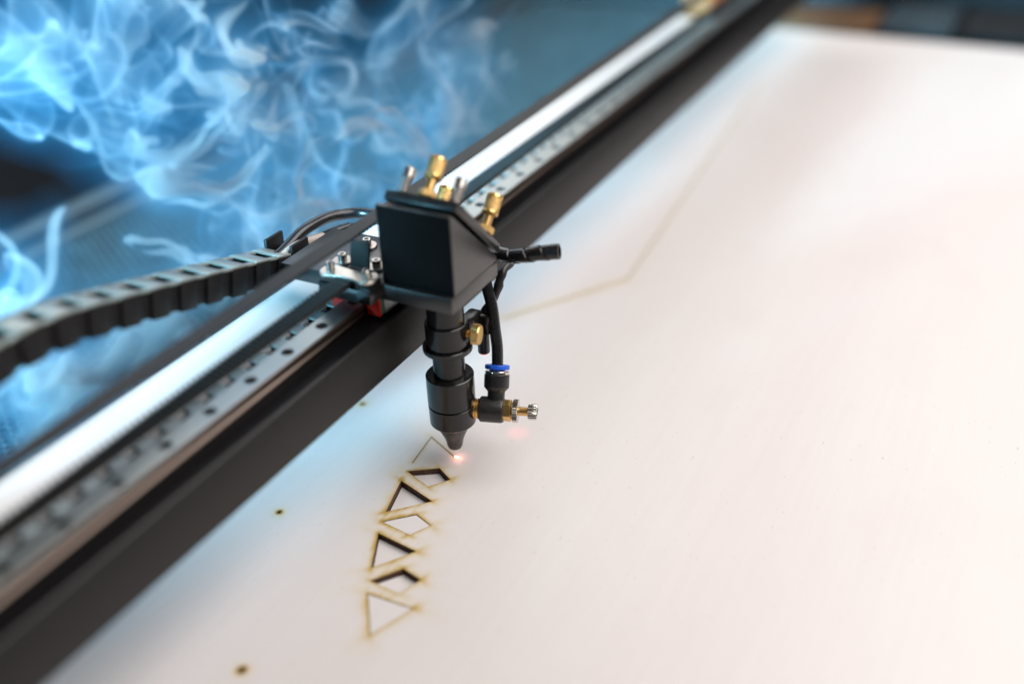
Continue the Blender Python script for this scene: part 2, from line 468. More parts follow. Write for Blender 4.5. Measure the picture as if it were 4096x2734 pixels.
def sheet():
    sh = None
    holes = []
    holes.append(strip(SH['S1'], 0.55))
    for k in ('S2', 'S3', 'S4', 'S5', 'S6', 'S7'):
        holes.append(SH[k])
    holes.append(strip(FARLINE, 0.5))
    for x, y, r in PIN:
        if r > 0:
            holes.append([(x + r * math.cos(a) * 1.1, y + r * math.sin(a) * 0.9) for a in np.linspace(0, 2 * math.pi, 12, endpoint=False)])
    outer = [(-320, 78), (-320, -460), (926, -460), (934, 78)]
    pts, edges = [], []
    def loop(l):
        i0 = len(pts)
        pts.extend(l)
        edges.extend([(i0 + i, i0 + (i + 1) % len(l)) for i in range(len(l))])
    loop(outer)
    for h in holes: loop(h)
    gx, gy = np.meshgrid(np.arange(-115, 45, 1.0), np.arange(-88, -3, 1.0))
    g = np.c_[gx.ravel(), gy.ravel()] + rng.uniform(-0.25, 0.25, (gx.size, 2))
    extra = [g]
    for x, y, r in PIN[:3]:
        a, b = np.meshgrid(np.arange(-9, 9.1, 0.8), np.arange(-9, 9.1, 0.8))
        extra.append(np.c_[a.ravel() + x, b.ravel() + y] + rng.uniform(-0.2, 0.2, (a.size, 2)))
    far = []
    for a, b in zip(FARLINE, FARLINE[1:]):
        a, b = np.array(a), np.array(b); l = np.linalg.norm(b - a); d = (b - a) / l; nn = np.array([-d[1], d[0]])
        for t in np.arange(-8, l + 8, 5.0):
            for off in (-9, -5, -2.5, -1.2, 1.2, 2.5, 5, 9):
                far.append(a + d * t + nn * (off + rng.uniform(-0.2, 0.2)))
    extra.append(np.array(far))
    E = np.vstack(extra)
    def in_poly(P, poly):
        P = np.asarray(P); ins = np.zeros(len(P), bool)
        n = len(poly)
        for i in range(n):
            x1, y1 = poly[i]; x2, y2 = poly[(i + 1) % n]
            c = ((y1 > P[:, 1]) != (y2 > P[:, 1]))
            xx = (x2 - x1) * (P[:, 1] - y1) / (y2 - y1 + 1e-12) + x1
            ins ^= c & (P[:, 0] < xx)
        return ins
    def seg_d(P, a, b):
        a, b = np.array(a), np.array(b); d = b - a
        t = np.clip(((P - a) @ d) / (d @ d), 0, 1)
        return np.linalg.norm(P - a - t[:, None] * d, axis=1)
    keep = np.ones(len(E), bool)
    for h in holes:
        keep &= ~in_poly(E, h)
        for i in range(len(h)):
            keep &= seg_d(E, h[i], h[(i + 1) % len(h)]) > 0.18
    pts2 = [Vector(p) for p in pts] + [Vector(p) for p in E[keep]]
    res = delaunay_2d_cdt(pts2, edges, [], 1, 1e-4)
    V = np.array([tuple(v) for v in res[0]]); F = res[2]
    cen = np.array([V[list(f)].mean(0) for f in F])
    ok = np.ones(len(F), bool)
    for h in holes:
        ok &= ~in_poly(cen, h)
    F = [f for f, k in zip(F, ok) if k]
    # --- burn stain, measured from the cut lines
    segs = []
    for k, s in SH.items():
        n = len(s)
        for i in range(n if k != 'S1' else n - 1):
            segs.append((s[i], s[(i + 1) % n], 1.0 if k != 'S1' else 0.55))
    burn = np.zeros(len(V))
    nv = np.array([noise.fractal(Vector((x * 0.11, y * 0.11, 0)), 1.0, 2.0, 3) for x, y in V])
    nv2 = np.array([noise.noise(Vector((x * 0.05, y * 0.05, 5))) for x, y in V])
    for a, b, w in segs:
        d = seg_d(V, a, b)
        burn = np.maximum(burn, w * (0.20 * np.exp(-d / 0.8) + (0.19 + 0.16 * nv2) * np.exp(-(d / (3.0 + 2.0 * nv)) ** 2) + (0.04 + 0.04 * nv2) * np.exp(-(d / 7.0) ** 2)))
        A, B = np.array(a), np.array(b); u = (B - A) / np.linalg.norm(B - A)
        for p0, dr in ((A, -u), (B, u)):
            q = V - p0
            al = q @ dr; ac = np.abs(q @ np.array([-dr[1], dr[0]]))
            lw = 1.6 + 0.32 * np.clip(al, 0, 30)
            burn = np.maximum(burn, w * (al > -1.5) * (0.38 + 0.26 * nv) * np.exp(-(ac / lw) ** 2) * np.exp(-np.clip(al, 0, 99) / 5.2))
    for (a, b), w in zip(zip(FARLINE, FARLINE[1:]), (0.17, 0.075)):
        d = seg_d(V, a, b); burn = np.maximum(burn, w * np.exp(-(d / 4.5) ** 2))
    for x, y, r in PIN:
        if r <= 0: continue
        d = np.hypot(V[:, 0] - x, V[:, 1] - y)
        burn = np.maximum(burn, 0.62 * np.exp(-((d - r) / 1.0) ** 2) + (0.26 + 0.2 * nv) * np.exp(-(d / 4.0) ** 2))
    burn = np.clip(burn, 0, 1)
    n = len(V)
    verts = [(x * MM, y * MM, 0.0) for x, y in V] + [(x * MM, y * MM, -TH_W * MM) for x, y in V]
    faces = [tuple(f) for f in F] + [tuple(i + n for i in f[::-1]) for f in F]
    # walls along boundary edges
    cnt = {}
    for f in F:
        for i in range(len(f)):
            e = (f[i], f[(i + 1) % len(f)])
            cnt[e] = 1
    bnd = [e for e in cnt if (e[1], e[0]) not in cnt]
    nf = len(faces)
    wall_mat = []
    for a, b in bnd:
        faces.append((b, a, a + n, b + n))
        edge_out = max(abs(V[a][0] - 300), 0) > 610 or V[a][1] > 76 or V[a][1] < -458
        wall_mat.append(0 if edge_out else 1)
    me = bpy.data.meshes.new('plywood_sheet')
    me.from_pydata(verts, [], faces)
    me.materials.append(M['wood']); me.materials.append(M['burnt'])
    mi = np.zeros(len(faces), np.int32); mi[nf:] = wall_mat
    me.polygons.foreach_set('material_index', mi)
    at = me.attributes.new('burn', 'FLOAT', 'POINT')
    at.data.foreach_set('value', np.r_[burn, burn * 0].astype(np.float32))
    ob = bpy.data.objects.new('plywood_sheet', me); COL.objects.link(ob)
    tag(ob, 'large pale plywood sheet with scorched triangle and kite cut-outs', 'plywood')
sheet()

def cut_piece(key, name, label, drop, shrink, tilt=(0, 0)):
    P = [Vector(p) for p in SH[key]]
    c = sum(P, Vector((0, 0))) / len(P)
    Q = [c + (p - c) * (1 - shrink / (p - c).length) for p in P]
    bm = bmesh.new()
    zt = H - drop
    def zz(q): return (q - c).x * tilt[0] + (q - c).y * tilt[1]
    top = [bm.verts.new((q.x, q.y, zt + zz(q))) for q in Q]
    bot = [bm.verts.new((q.x, q.y, zt - TH_W + zz(q))) for q in Q]
    ft = bm.faces.new(top); fb = bm.faces.new(bot[::-1])
    for i in range(len(Q)):
        j = (i + 1) % len(Q)
        f = bm.faces.new((top[j], top[i], bot[i], bot[j])); f.material_index = 1
    o = part(name, bm, M['wood'], smooth=False)
    o.data.materials.append(M['burnt'])
    return tag(o, label, 'wood piece', 'pieces cut out of the plywood')
cut_piece('S2', 'kite_cutout', 'dropped plywood kite in the hole nearest the laser nozzle', 3.4, 0.4, (0.01, 0.02))
cut_piece('S3', 'triangle_cutout', 'dropped plywood triangle, the larger and nearer the nozzle of two dropped triangles', 3.5, 0.45, (0.0, -0.02))
cut_piece('S4', 'kite_cutout', 'plywood kite still flush in the sheet with a thin dark outline', 0.25, 0.42)
cut_piece('S5', 'triangle_cutout', 'dropped plywood triangle between the flush kite and the farthest-down dropped kite', 3.5, 0.45, (0.02, 0.0))
cut_piece('S6', 'kite_cutout', 'dropped plywood kite beside the blurred triangle at the bottom of the row', 3.4, 0.4, (-0.01, 0.02))
cut_piece('S7', 'triangle_cutout', 'blurred plywood triangle still in the sheet, lowest of the row', 0.2, 0.5)

# ------------------------------------------------------------------ gantry beam
X0, X1 = -340.0, 880.0
beam = thing('gantry_beam', 'long black gantry beam with bright aluminium top and steel linear rail', 'gantry beam', (270, 17, -35))
bm = bmesh.new()
prism(bm, None, [(X0, y, z) for y, z in ((-17.4, -35), (-14.2, -35), (-14.2, -10.4), (9, -10.4), (9, -8), (-16.6, -8), (-17.4, -8.8))],
      [(X1, y, z) for y, z in ((-17.4, -35), (-14.2, -35), (-14.2, -10.4), (9, -10.4), (9, -8), (-16.6, -8), (-17.4, -8.8))])
part('front_face', bm, M['powder'], beam, deg=60)
part('ledge', box(X0, X1, -16.2, -6.3, -8, -7.85), M['ledge'], beam, smooth=False)
# slotted aluminium top
bm = bmesh.new()
XE = 604.0
PITCH, SL = 14.2, 7.4
add_box(bm, X0, XE, 9, 11.5, -10, -8.1)
xs = -41.5 - PITCH * 21 - SL / 2
first = X0
while xs < XE:
    if xs > X0:
        add_box(bm, first, xs, 11.5, 21.0, -9.2, -8.1)
    first = max(X0, xs + SL)
    xs += PITCH
add_box(bm, first, XE, 11.5, 21.0, -10, -8.1)
part('slotted_plate', bm, M['plate'], beam, smooth=False)
part('top_plate', box(X0, XE, 21.0, 51.0, -10, -8.1), M['alu'], beam, smooth=False)
bm = bmesh.new()
xs = -41.5 - PITCH * 21
while xs < XE - 10:
    if xs > X0 + 10:
        prism_xz([(xs - 3.2, -10.6), (xs + 3.0, -10.6), (xs + 2.4, -9.0), (xs - 1.0, -8.5), (xs - 2.8, -9.2)], 19.6, 20.2, bm=bm)
    xs += PITCH
o = part('bent_tab_row', bm, M['alu'], beam, smooth=False); o['kind'] = 'stuff'
part('back_wall', box(X0, X1, 48.5, 50.6, -34, -10.2), M['powder'], beam, smooth=False)
part('beam_floor', box(X0, X1, -14.0, 48.3, -30, -28), M['dark'], beam, smooth=False)
# rail
def rail():
    bm = bmesh.new()
    bmd = bmesh.new()
    bms = bmesh.new()
    nseg = 18
    yb = 5.6
    for k in range(int((X0 + 10) // 25), int(X1 // 25)):
        xc = 25.0 * k
        if xc - 12.5 < X0 or xc + 12.5 > X1: continue
        rect = [(xc - 12.5, -yb), (xc, -yb), (xc + 12.5, -yb), (xc + 12.5, yb), (xc, yb), (xc - 12.5, yb)]
        rv = [bm.verts.new((x, y, 0)) for x, y in rect]
        cv = [bm.verts.new((xc + 2.9 * math.cos(2 * math.pi * i / nseg), 2.9 * math.sin(2 * math.pi * i / nseg), 0)) for i in range(nseg)]
        es = [bm.edges.new((rv[i], rv[(i + 1) % 6])) for i in range(6)] + [bm.edges.new((cv[i], cv[(i + 1) % nseg])) for i in range(nseg)]
        bmesh.ops.triangle_fill(bm, use_beauty=True, edges=es)
        lv = [bm.verts.new((v.co.x, v.co.y, -4.6)) for v in cv]
        for i in range(nseg):
            bm.faces.new((cv[i], cv[(i + 1) % nseg], lv[(i + 1) % nseg], lv[i]))
        add_lathe(bmd, [(2.88, -4.6), (2.88, -3.4), (2.6, -3.1), (1.35, -3.1), (1.35, -4.4)], (xc, 0, 0), seg=14)
    prof = [(-5.6, 0), (-6, -0.4), (-6, -2.2), (-5.0, -3.2), (-5.0, -4.4), (-6, -5.4), (-6, -7.9)]
    for s in (1, -1):
        for (ya, za), (yb2, zb) in zip(prof, prof[1:]):
            v = [bms.verts.new(p) for p in ((X0 + 2, s * ya, za), (X1 - 2, s * ya, za), (X1 - 2, s * yb2, zb), (X0 + 2, s * yb2, zb))]
            bms.faces.new(v)
    # end caps
    bmesh.ops.remove_doubles(bm, verts=bm.verts[:], dist=0.001)
    r = part('linear_rail', bm, M['rail'], beam, deg=25)
    bmesh.ops.remove_doubles(bms, verts=bms.verts[:], dist=0.001)
    part('rail_flank', bms, M['flank'], r, deg=25)
    o = part('rail_screw_row', bmd, M['dark'], r); o['kind'] = 'stuff'
rail()
# far end of the beam: idler in an orange bracket
part('idler_bracket', box(612, 668, 22, 50, -8.0, 10, bev=2), M['orange'], beam)
part('end_plate', box(X1, X1 + 6, -20, 56, -40, 20, bev=1), M['powder'], beam)

# ------------------------------------------------------------------ timing belt
belt = thing('timing_belt', 'black toothed drive belt in two runs along the gantry beam', 'belt', (0, -2, 14))
def belt_run(name, x0, x1, z, up, y0=-5.6, y1=3.6, sag=0.0, tk=0.9, hh=1.5):
    """toothed strip; teeth on the up (+1) or down (-1) side; smooth side opposite"""
    p = 3.0
    pts_t, pts_b = [], []
    x = x0
    prof = []
    while x < x1:
        prof += [(x, 0), (x + 1.15, 0), (x + 1.4, hh * 0.8), (x + 1.7, hh), (x + 2.3, hh), (x + 2.6, hh * 0.8), (x + 2.85, 0)]
        x += p
    bm = bmesh.new()
    A, B, Cc, D = [], [], [], []
    for (px, h) in prof:
        zz = z + sag * math.sin(math.pi * (px - x0) / (x1 - x0))
        A.append(bm.verts.new((px, y0, zz + up * h))); B.append(bm.verts.new((px, y1, zz + up * h)))
        Cc.append(bm.verts.new((px, y0, zz - up * tk))); D.append(bm.verts.new((px, y1, zz - up * tk)))
    for i in range(len(prof) - 1):
        bm.faces.new((A[i], A[i + 1], B[i + 1], B[i]))
        bm.faces.new((Cc[i], D[i], D[i + 1], Cc[i + 1]))
        bm.faces.new((A[i], Cc[i], Cc[i + 1], A[i + 1]))
        bm.faces.new((B[i], B[i + 1], D[i + 1], D[i]))
    return part(name, bm, M['rubber'], belt, deg=50)
belt_run('lower_run', -330, 3.5, 14.0, 1)
belt_run('lower_run', 40, 640, 14.0, 1)
belt_run('upper_run', -330, 640, 34.9, -1, y0=-5.0, y1=3.4, sag=-1.0, tk=0.7, hh=0.8)
# belt end turned up behind the clamp
bm = bmesh.new()
A = []
n = 15
for i in range(n * 4 + 1):
    s = i / 4
    zz = 15.2 + s * 0.82
    xx = 6.2 + 0.012 * s * s
    t = 0.55 if (i % 4) in (1, 2) else 0.0
    A.append((xx - t, zz, xx + 1.4))
fr = [[bm.verts.new((a, y, z)) for y in (-6.6, 3.4)] for a, z, b in A]
bk = [[bm.verts.new((b, y, z)) for y in (-6.6, 3.4)] for a, z, b in A]
for i in range(len(A) - 1):
    bm.faces.new((fr[i][0], fr[i][1], fr[i + 1][1], fr[i + 1][0]))
    bm.faces.new((bk[i][1], bk[i][0], bk[i + 1][0], bk[i + 1][1]))
    bm.faces.new((fr[i][0], fr[i + 1][0], bk[i + 1][0], bk[i][0]))
    bm.faces.new((fr[i][1], bk[i][1], bk[i + 1][1], fr[i + 1][1]))
bm.faces.new((fr[-1][0], fr[-1][1], bk[-1][1], bk[-1][0]))
part('belt_end', bm, M['rubber'], belt, deg=40)
for xx in (640,):
    bm = lathe([(9.2, -7), (9.2, 7)], (xx, -2, 24.3), (0, 1, 0), seg=32)
    part('idler_pulley', bm, M['plastic'], belt)

# ------------------------------------------------------------------ laser head
AX, AY = 22.5, -36.4
head = thing('laser_carriage', 'black laser cutting head with mirror box, nozzle and brass screws', 'laser head', (AX, AY, -88.5))
part('carriage_plate', box(-0.4, 43, -54.8, 40, 5.2, 13, bev=0.35), M['housing'], head)

# bearing block on the rail
blk = part('bearing_block', prism_xz([(6.2, -6.4), (6.2, 4.9), (40.2, 4.9), (40.2, -6.4)], -13.5, -6.4), M['rail'], head, smooth=False)
bm = box(6.2, 40.2, 6.4, 13.5, -6.4, 4.9); part('bearing_block', bm, M['rail'], head, smooth=False)
part('block_bridge', box(6.3, 40.1, -6.4, 6.4, 0.4, 4.8), M['rail'], head, smooth=False)
def cap(x0, x1, mat, name, grow=0.0):
    bm = bmesh.new()
    pr = [(-13.3 - grow, -6.0), (-6.5, -6.0), (-6.5, 0.5), (6.5, 0.5), (6.5, -6.0), (13.3 + grow, -6.0), (13.3 + grow, 3.6), (12.3, 4.8), (-12.3, 4.8), (-13.3 - grow, 3.6)]
    prism(bm, None, [(x0, y, z) for y, z in pr], [(x1, y, z) for y, z in pr])
    return part(name, bm, mat, head, deg=50)
cap(3.4, 6.2, M['green'], 'end_cap'); ecap = cap(1.6, 3.4, M['red'], 'end_seal', 0.15)
cap(40.2, 43.0, M['green'], 'end_cap'); cap(43.0, 44.8, M['red'], 'end_seal', 0.15)
for yy in (-9.6, 9.6):
    part('seal_screw', lathe([(1.5, 0), (1.5, 1.3), (1.0, 1.5), (0.5, 1.5), (0.5, 0.8)], (1.6, yy, 1.2), (-1, 0, 0), seg=16), M['steel'], ecap)

# mirror housing
bm = bmesh.new()
prof = [(2.9, 13.0), (2.9, 51.3), (4.6, 51.3), (42.4, 15.6), (42.4, 13.0)]
y0, y1 = -54.7, -16.5
a = [bm.verts.new((x, y0, z)) for x, z in prof]; b = [bm.verts.new((x, y1, z)) for x, z in prof]
bm.faces.new(a); bm.faces.new(b[::-1])
for i in range(1, 5):
    j = (i + 1) % 5
    bm.faces.new((a[i], b[i], b[j], a[j]))
ns = 32
cv = [bm.verts.new((2.9, -35.6 + 6.5 * math.cos(2 * math.pi * i / ns), 33 + 6.5 * math.sin(2 * math.pi * i / ns))) for i in range(ns)]
es = [bm.edges.get((a[0], a[1])), bm.edges.get((b[0], b[1]))]
es += [bm.edges.get((a[1], b[1])) or bm.edges.new((a[1], b[1])), bm.edges.get((a[0], b[0])) or bm.edges.new((a[0], b[0]))]
es += [bm.edges.new((cv[i], cv[(i + 1) % ns])) for i in range(ns)]
bmesh.ops.triangle_fill(bm, use_beauty=True, edges=es)
lv = [bm.verts.new((3.3, v.co.y, v.co.z)) for v in cv]
for i in range(ns):
    bm.faces.new((cv[i], cv[(i + 1) % ns], lv[(i + 1) % ns], lv[i]))
bm.faces.new(lv)
hous = part('mirror_housing', bm, M['housing'], head, deg=30)
md = hous.modifiers.new('edge', 'BEVEL'); md.width = 0.0005; md.segments = 2; md.limit_method = 'ANGLE'; md.angle_limit = math.radians(40)

bm = box(2.55, 2.86, -54.2, -17.0, 13.4, 50.8)
ent = part('entry_cover', bm, M['matte'], head, smooth=False)  # thin sheet added to keep the shaded housing front dark
# slanted mirror plate: plane x+z = const
def slant(s, t):               # s along +x down the slope from the top edge, t height along the normal
    q = math.sqrt(0.5)
    return (6.9 + s * q + t * q, 52.9 - s * q + t * q)
prof = [slant(0, 0), slant(51.5, 0), slant(51.5, 4.6), slant(0, 4.6)]
bm = prism_xz(prof, -55.2, -18.3, bev=0.7)
mpl = part('mirror_plate', bm, M['housing'], head)
prof = [slant(4, -3.3), slant(44, -3.3), slant(44, 0.0), slant(4, 0.0)]
part('mirror_cell', prism_xz(prof, -49, -23), M['dark'], head, smooth=False)
NRM = Vector((1, 0, 1)).normalized()
SLP = Vector((1, 0, -1)).normalized()
def on_plate(x, y):            # point of the plate's outer face
    base = Vector((6.9, 0, 52.9)) + NRM * 4.6
    k = (x - base.x) / SLP.x
    p = base + SLP * k; p.y = y
    return p

def knurl(amp, na, nz_):
    def f(r, h, a):
        return r + amp * (abs(math.sin(a * na / 2 + h * nz_)) * abs(math.sin(a * na / 2 - h * nz_)) * 2 - 1)
    return f
def brass_knob_mesh():
    bm = bmesh.new()
    add_lathe(bm, [(2.3, 0.0), (3.6, 0.0), (3.85, 0.25), (3.85, 1.6), (3.6, 1.75)], seg=40, cap=False)
    add_lathe(bm, [(3.62 + 0.0, 1.75 + i * 0.28) for i in range(24)], seg=80, rfun=knurl(0.26, 20, 2.0), cap=False)
    add_lathe(bm, [(3.6, 8.2), (3.85, 8.3), (3.85, 9.5), (3.55, 9.9), (0.4, 9.9)], seg=40, cap=True)
    for v in bm.verts: v.co *= MM
    return mesh_from('brass_knob', bm, deg=60)
def thread_mesh(name, r, l, pitch=0.7, seg=24):
    bm = bmesh.new()
    prof = []
    h = 0
    while h < l:
        prof += [(r, h), (r - 0.28, h + pitch / 2)]
        h += pitch
    add_lathe(bm, prof, seg=seg)
    for v in bm.verts: v.co *= MM
    return mesh_from(name, bm, deg=80)
def hexnut_mesh(name, r, h):
    bm = bmesh.new()
    add_lathe(bm, [(r * 0.93, 0), (r, 0.25), (r, h - 0.35), (r * 0.9, h), (r * 0.4, h)], seg=6)
    for v in bm.verts: v.co *= MM
    return mesh_from(name, bm, deg=20)
me_knob = brass_knob_mesh(); me_knob.materials.append(M['brass'])
me_thr = thread_mesh('screw_thread', 2.25, 12.0); me_thr.materials.append(M['brass_raw'])
me_nut = hexnut_mesh('lock_nut', 4.4, 3.2); me_nut.materials.append(M['brass'])

def axis_matrix(p, d, up=(0, 1, 0)):
    x, y, w = frame_from(d, up)
    mt = Matrix.Identity(4)
    for i in range(3):
        mt[i][0] = x[i]; mt[i][1] = y[i]; mt[i][2] = w[i]
    mt.translation = Vector(p)
    return mt

for k, (x, y, h, tl) in enumerate(((12.2, -37.8, 9.2, (0.0, 0.02)), (36.6, -52.0, 8.8, (-0.05, 0.0)), (39.6, -23.4, 10.0, (0.0, 0.0)))):
    p = on_plate(x, y)
    d = (NRM + Vector((tl[0], tl[1], 0))).normalized()
    kb = local_part('adjusting_screw', me_knob, head, axis_matrix(p + d * h, d))
    t = bpy.data.objects.new('screw_thread', me_thr); COL.objects.link(t); t.parent = kb; t.location = (0, 0, -11.0 * MM)
    nt_ = bpy.data.objects.new('lock_nut', me_nut); COL.objects.link(nt_); nt_.parent = kb; nt_.location = (0, 0, -h * MM); nt_.rotation_euler = (0, 0, 0.5 + k)

def socket_mesh(name, r, h, ri, depth):
    bm = bmesh.new()
    add_lathe(bm, [(r * 0.9, 0), (r, 0.15), (r, h - 0.35), (r - 0.35, h), (ri * 1.15, h)], seg=32, cap=False)
    x = []
    # hexagonal socket
    r0 = [bm.verts.new((ri * 1.15 * math.cos(2 * math.pi * i / 32), ri * 1.15 * math.sin(2 * math.pi * i / 32), h)) for i in range(32)]
    def hexr(a):
        q = (a % (math.pi / 3)) - math.pi / 6
        return ri * math.cos(math.pi / 6) / math.cos(q)
    r1 = [bm.verts.new((hexr(2 * math.pi * i / 32) * math.cos(2 * math.pi * i / 32), hexr(2 * math.pi * i / 32) * math.sin(2 * math.pi * i / 32), h - 0.15)) for i in range(32)]
    r2 = [bm.verts.new((v.co.x, v.co.y, h - depth)) for v in r1]
    for A_, B_ in ((r0, r1), (r1, r2)):
        for i in range(32):
            bm.faces.new((A_[i], A_[(i + 1) % 32], B_[(i + 1) % 32], B_[i]))
    bm.faces.new(r2)
    for v in bm.verts: v.co *= MM
    return mesh_from(name, bm, deg=40)
me_sock = socket_mesh('socket_screw', 2.75, 4.6, 1.45, 2.4); me_sock.materials.append(M['steel'])
bm = bmesh.new()
turns, steps = 5, 20
hel = [(2.35 * math.cos(2 * math.pi * i / steps), 2.35 * math.sin(2 * math.pi * i / steps), 0.3 + i / steps * 1.45) for i in range(turns * steps + 1)]
add_tube(bm, hel, 0.42, seg=8, n=1)
add_lathe(bm, [(1.4, 0), (1.4, 8)], seg=16)
for v in bm.verts: v.co *= MM
me_spring = mesh_from('spring', bm, deg=50); me_spring.materials.append(M['washer'])
for x, y in ((12.2, -25.2), (14.2, -50.3), (38.6, -37.6)):
    p = on_plate(x, y)
    hh = 7.8 if x < 20 else 3.0
    s = local_part('spring_screw', me_sock, head, axis_matrix(p + NRM * hh, NRM))
    if x < 20:
        sp = bpy.data.objects.new('spring', me_spring); COL.objects.link(sp); sp.parent = s; sp.location = (0, 0, -hh * MM)

# carriage bolts with washers
bm = lathe([(4.7, 0), (4.9, 0.2), (4.9, 0.9), (4.7, 1.1), (2.0, 1.1)], seg=40)
for v in bm.verts: v.co *= MM
me_wash = mesh_from('washer', bm, deg=40); me_wash.materials.append(M['washer'])
me_bolt = socket_mesh('bolt', 2.15, 3.2, 1.15, 1.8); me_bolt.materials.append(M['steel'])
for x, y in ((31.2, 11.4), (12.6, 12.9), (13.4, -6.0)):
    w_ = local_part('washer', me_wash, head, Matrix.Translation((x, y, 13.0)))
    b_ = bpy.data.objects.new('bolt', me_bolt); COL.objects.link(b_); b_.parent = w_; b_.location = (0, 0, 1.1 * MM); b_.rotation_euler = (0, 0, random.uniform(0, 1))

# belt clamp
part('clamp_block', box(-8.5, 9.5, -16.5, 12.5, 5.4, 12.6, bev=0.6), M['anodised'], head)
bm = bmesh.new()
out = []
cx_, ya, yb_, rr = -3.2, -12.6, 8.6, 5.6
for i in range(13):
    a_ = math.radians(-180 + 180 * i / 12); out.append((cx_ + rr * math.cos(a_), ya + rr * math.sin(a_) * 0.8))
for t in np.linspace(0, 1, 9)[1:-1]:
    out.append((cx_ + rr - 1.7 * math.sin(math.pi * t), ya + (yb_ - ya) * t))
for i in range(13):
    a_ = math.radians(180 * i / 12); out.append((cx_ + rr * math.cos(a_), yb_ + rr * math.sin(a_) * 0.8))
for t in np.linspace(0, 1, 9)[1:-1]:
    out.append((cx_ - rr + 1.7 * math.sin(math.pi * t), yb_ + (ya - yb_) * t))
prism(bm, None, [(x, y, 15.3) for x, y in out], [(x, y, 17.0) for x, y in out])
cl = part('clamp_plate', bm, M['clamp'], head, deg=40)
mdb = cl.modifiers.new('edge', 'BEVEL'); mdb.width = 0.0004; mdb.segments = 2; mdb.limit_method = 'ANGLE'
me_cb = socket_mesh('clamp_bolt', 1.95, 3.6, 1.15, 1.8); me_cb.materials.append(M['steel'])
for y in (ya + 1.0, yb_):
    local_part('clamp_bolt', me_cb, head, Matrix.Translation((cx_ + 0.6, y, 17.0)))
part('clamp_spacer', box(-7.5, 2.0, -16.0, -8.2, 12.6, 15.3), M['anodised'], head, smooth=False)
part('clamp_spacer', box(-7.5, 2.0, 4.2, 12.2, 12.6, 15.3), M['anodised'], head, smooth=False)

# nozzle column
def nz_part(name, prof, mat='anodised', **k):
    return part(name, lathe(prof, (AX, AY, 0), seg=64, **k), M[mat], head, deg=30)
nz_part('lens_tube', [(9.1, 5.2), (9.1, -14.2)])
nz_part('clamp_collar', [(9.4, -13.8), (10.2, -13.8), (10.5, -14.1), (10.5, -26.0), (10.2, -26.3), (8, -26.3)])
nz_part('collar_flange', [(8, -26.3), (11.9, -26.3), (12.25, -26.6), (12.25, -28.9), (11.9, -29.2), (8, -29.2)])
nz_part('focus_tube', [(7.95, -29.2), (7.95, -42.6), (8.25, -43.6)])
nz_part('nozzle_body', [(8.1, -43.3), (11.6, -43.3), (12.05, -43.8), (12.05, -59.7), (11.8, -59.95), (11.2, -59.95), (11.2, -60.3), (9, -60.3)])
low = nz_part('nozzle_body', [(9, -60.3), (11.2, -60.3), (11.2, -60.55), (11.8, -60.55), (12.0, -60.8), (11.75, -71.2), (11.2, -71.9), (5, -71.9)])
nz_part('nozzle_tip', [(8.6, -71.9), (8.2, -74.5), (7.2, -77.0), (6.0, -79.6), (5.25, -81.5), (4.75, -83.0), (4.3, -85.0), (4.05, -86.6), (3.5, -88.0), (2.5, -88.6), (1.0, -88.6), (0.9, -87.0)], mat='tip')

def horiz(deg_):
    t = math.radians(deg_); return Vector((math.cos(t), math.sin(t), 0))
# brass thumb screw on the collar
d = horiz(-77)
O_ = Vector((AX, AY, -19.6))
def flutes(amp, n_):
    return lambda r, h, a: r + amp * math.cos(n_ * a)
bm = bmesh.new()
add_lathe(bm, [(2.0, 13.0), (4.6, 13.0), (4.9, 13.3)], O_, d, seg=96, cap=False)
add_lathe(bm, [(4.9, 13.3), (4.9, 16.6)], O_, d, seg=120, rfun=flutes(0.14, 30), cap=False)
add_lathe(bm, [(4.9, 16.6), (4.6, 17.1), (0.3, 17.1)], O_, d, seg=96, cap=True)
ts = part('thumb_screw', bm, M['brass'], head, deg=40)
bm = bmesh.new()
prof = []
for i in range(8):
    prof += [(2.1, 9.0 + i * 0.6), (1.8, 9.3 + i * 0.6)]
add_lathe(bm, prof, O_, d, seg=24)
part('screw_thread', bm, M['brass_raw'], ts, deg=80)

# air fitting
d = horiz(-72)
F0 = Vector((AX, AY, -63.6))
def fit_part(name, prof, mat, parent=head, seg=40, rfun=None, deg=35, axis=d, org=F0):
    return part(name, lathe(prof, org, axis, seg=seg, rfun=rfun), M[mat], parent, deg=deg)
ff = fit_part('fitting_body', [(2, 14.4), (6.0, 14.4), (6.5, 14.9), (6.6, 25.2), (6.1, 26.4), (3, 26.4)], 'plastic')
fit_part('fitting_thread', [(4.4, 10.5), (4.7, 11.4), (5.2, 11.7), (5.2, 12.3), (4.6, 12.5), (4.6, 12.9), (5.2, 13.1), (5.2, 13.8), (4.6, 14.0), (4.6, 14.6)], 'brass', ff)
fit_part('hex_nut', [(4.3, 26.2), (5.4, 26.4), (5.5, 30.0), (5.0, 30.5), (4.0, 30.5), (4.0, 31.4)], 'brass', ff, seg=6, deg=20)
fit_part('knurled_nut', [(3, 31.2), (5.3, 31.2), (5.65, 31.5), (5.65, 33.6), (5.3, 33.9), (2, 33.9)], 'nickel', ff, seg=120, rfun=lambda r, h, a: r + (0.22 * math.cos(30 * a) if r > 5 else 0))
prof = []
for i in range(9):
    prof += [(2.35, 33.6 + i * 0.62), (2.1, 33.9 + i * 0.62)]
fit_part('needle_thread', prof, 'brass_raw', ff, seg=24, deg=80)
fit_part('needle_knob', [(2, 38.9), (3.55, 38.9), (3.85, 39.2), (3.85, 42.8), (3.5, 43.3), (0.4, 43.3)], 'nickel', ff, seg=96, rfun=lambda r, h, a: r + (0.2 * math.cos(18 * a) if r > 3 else 0))
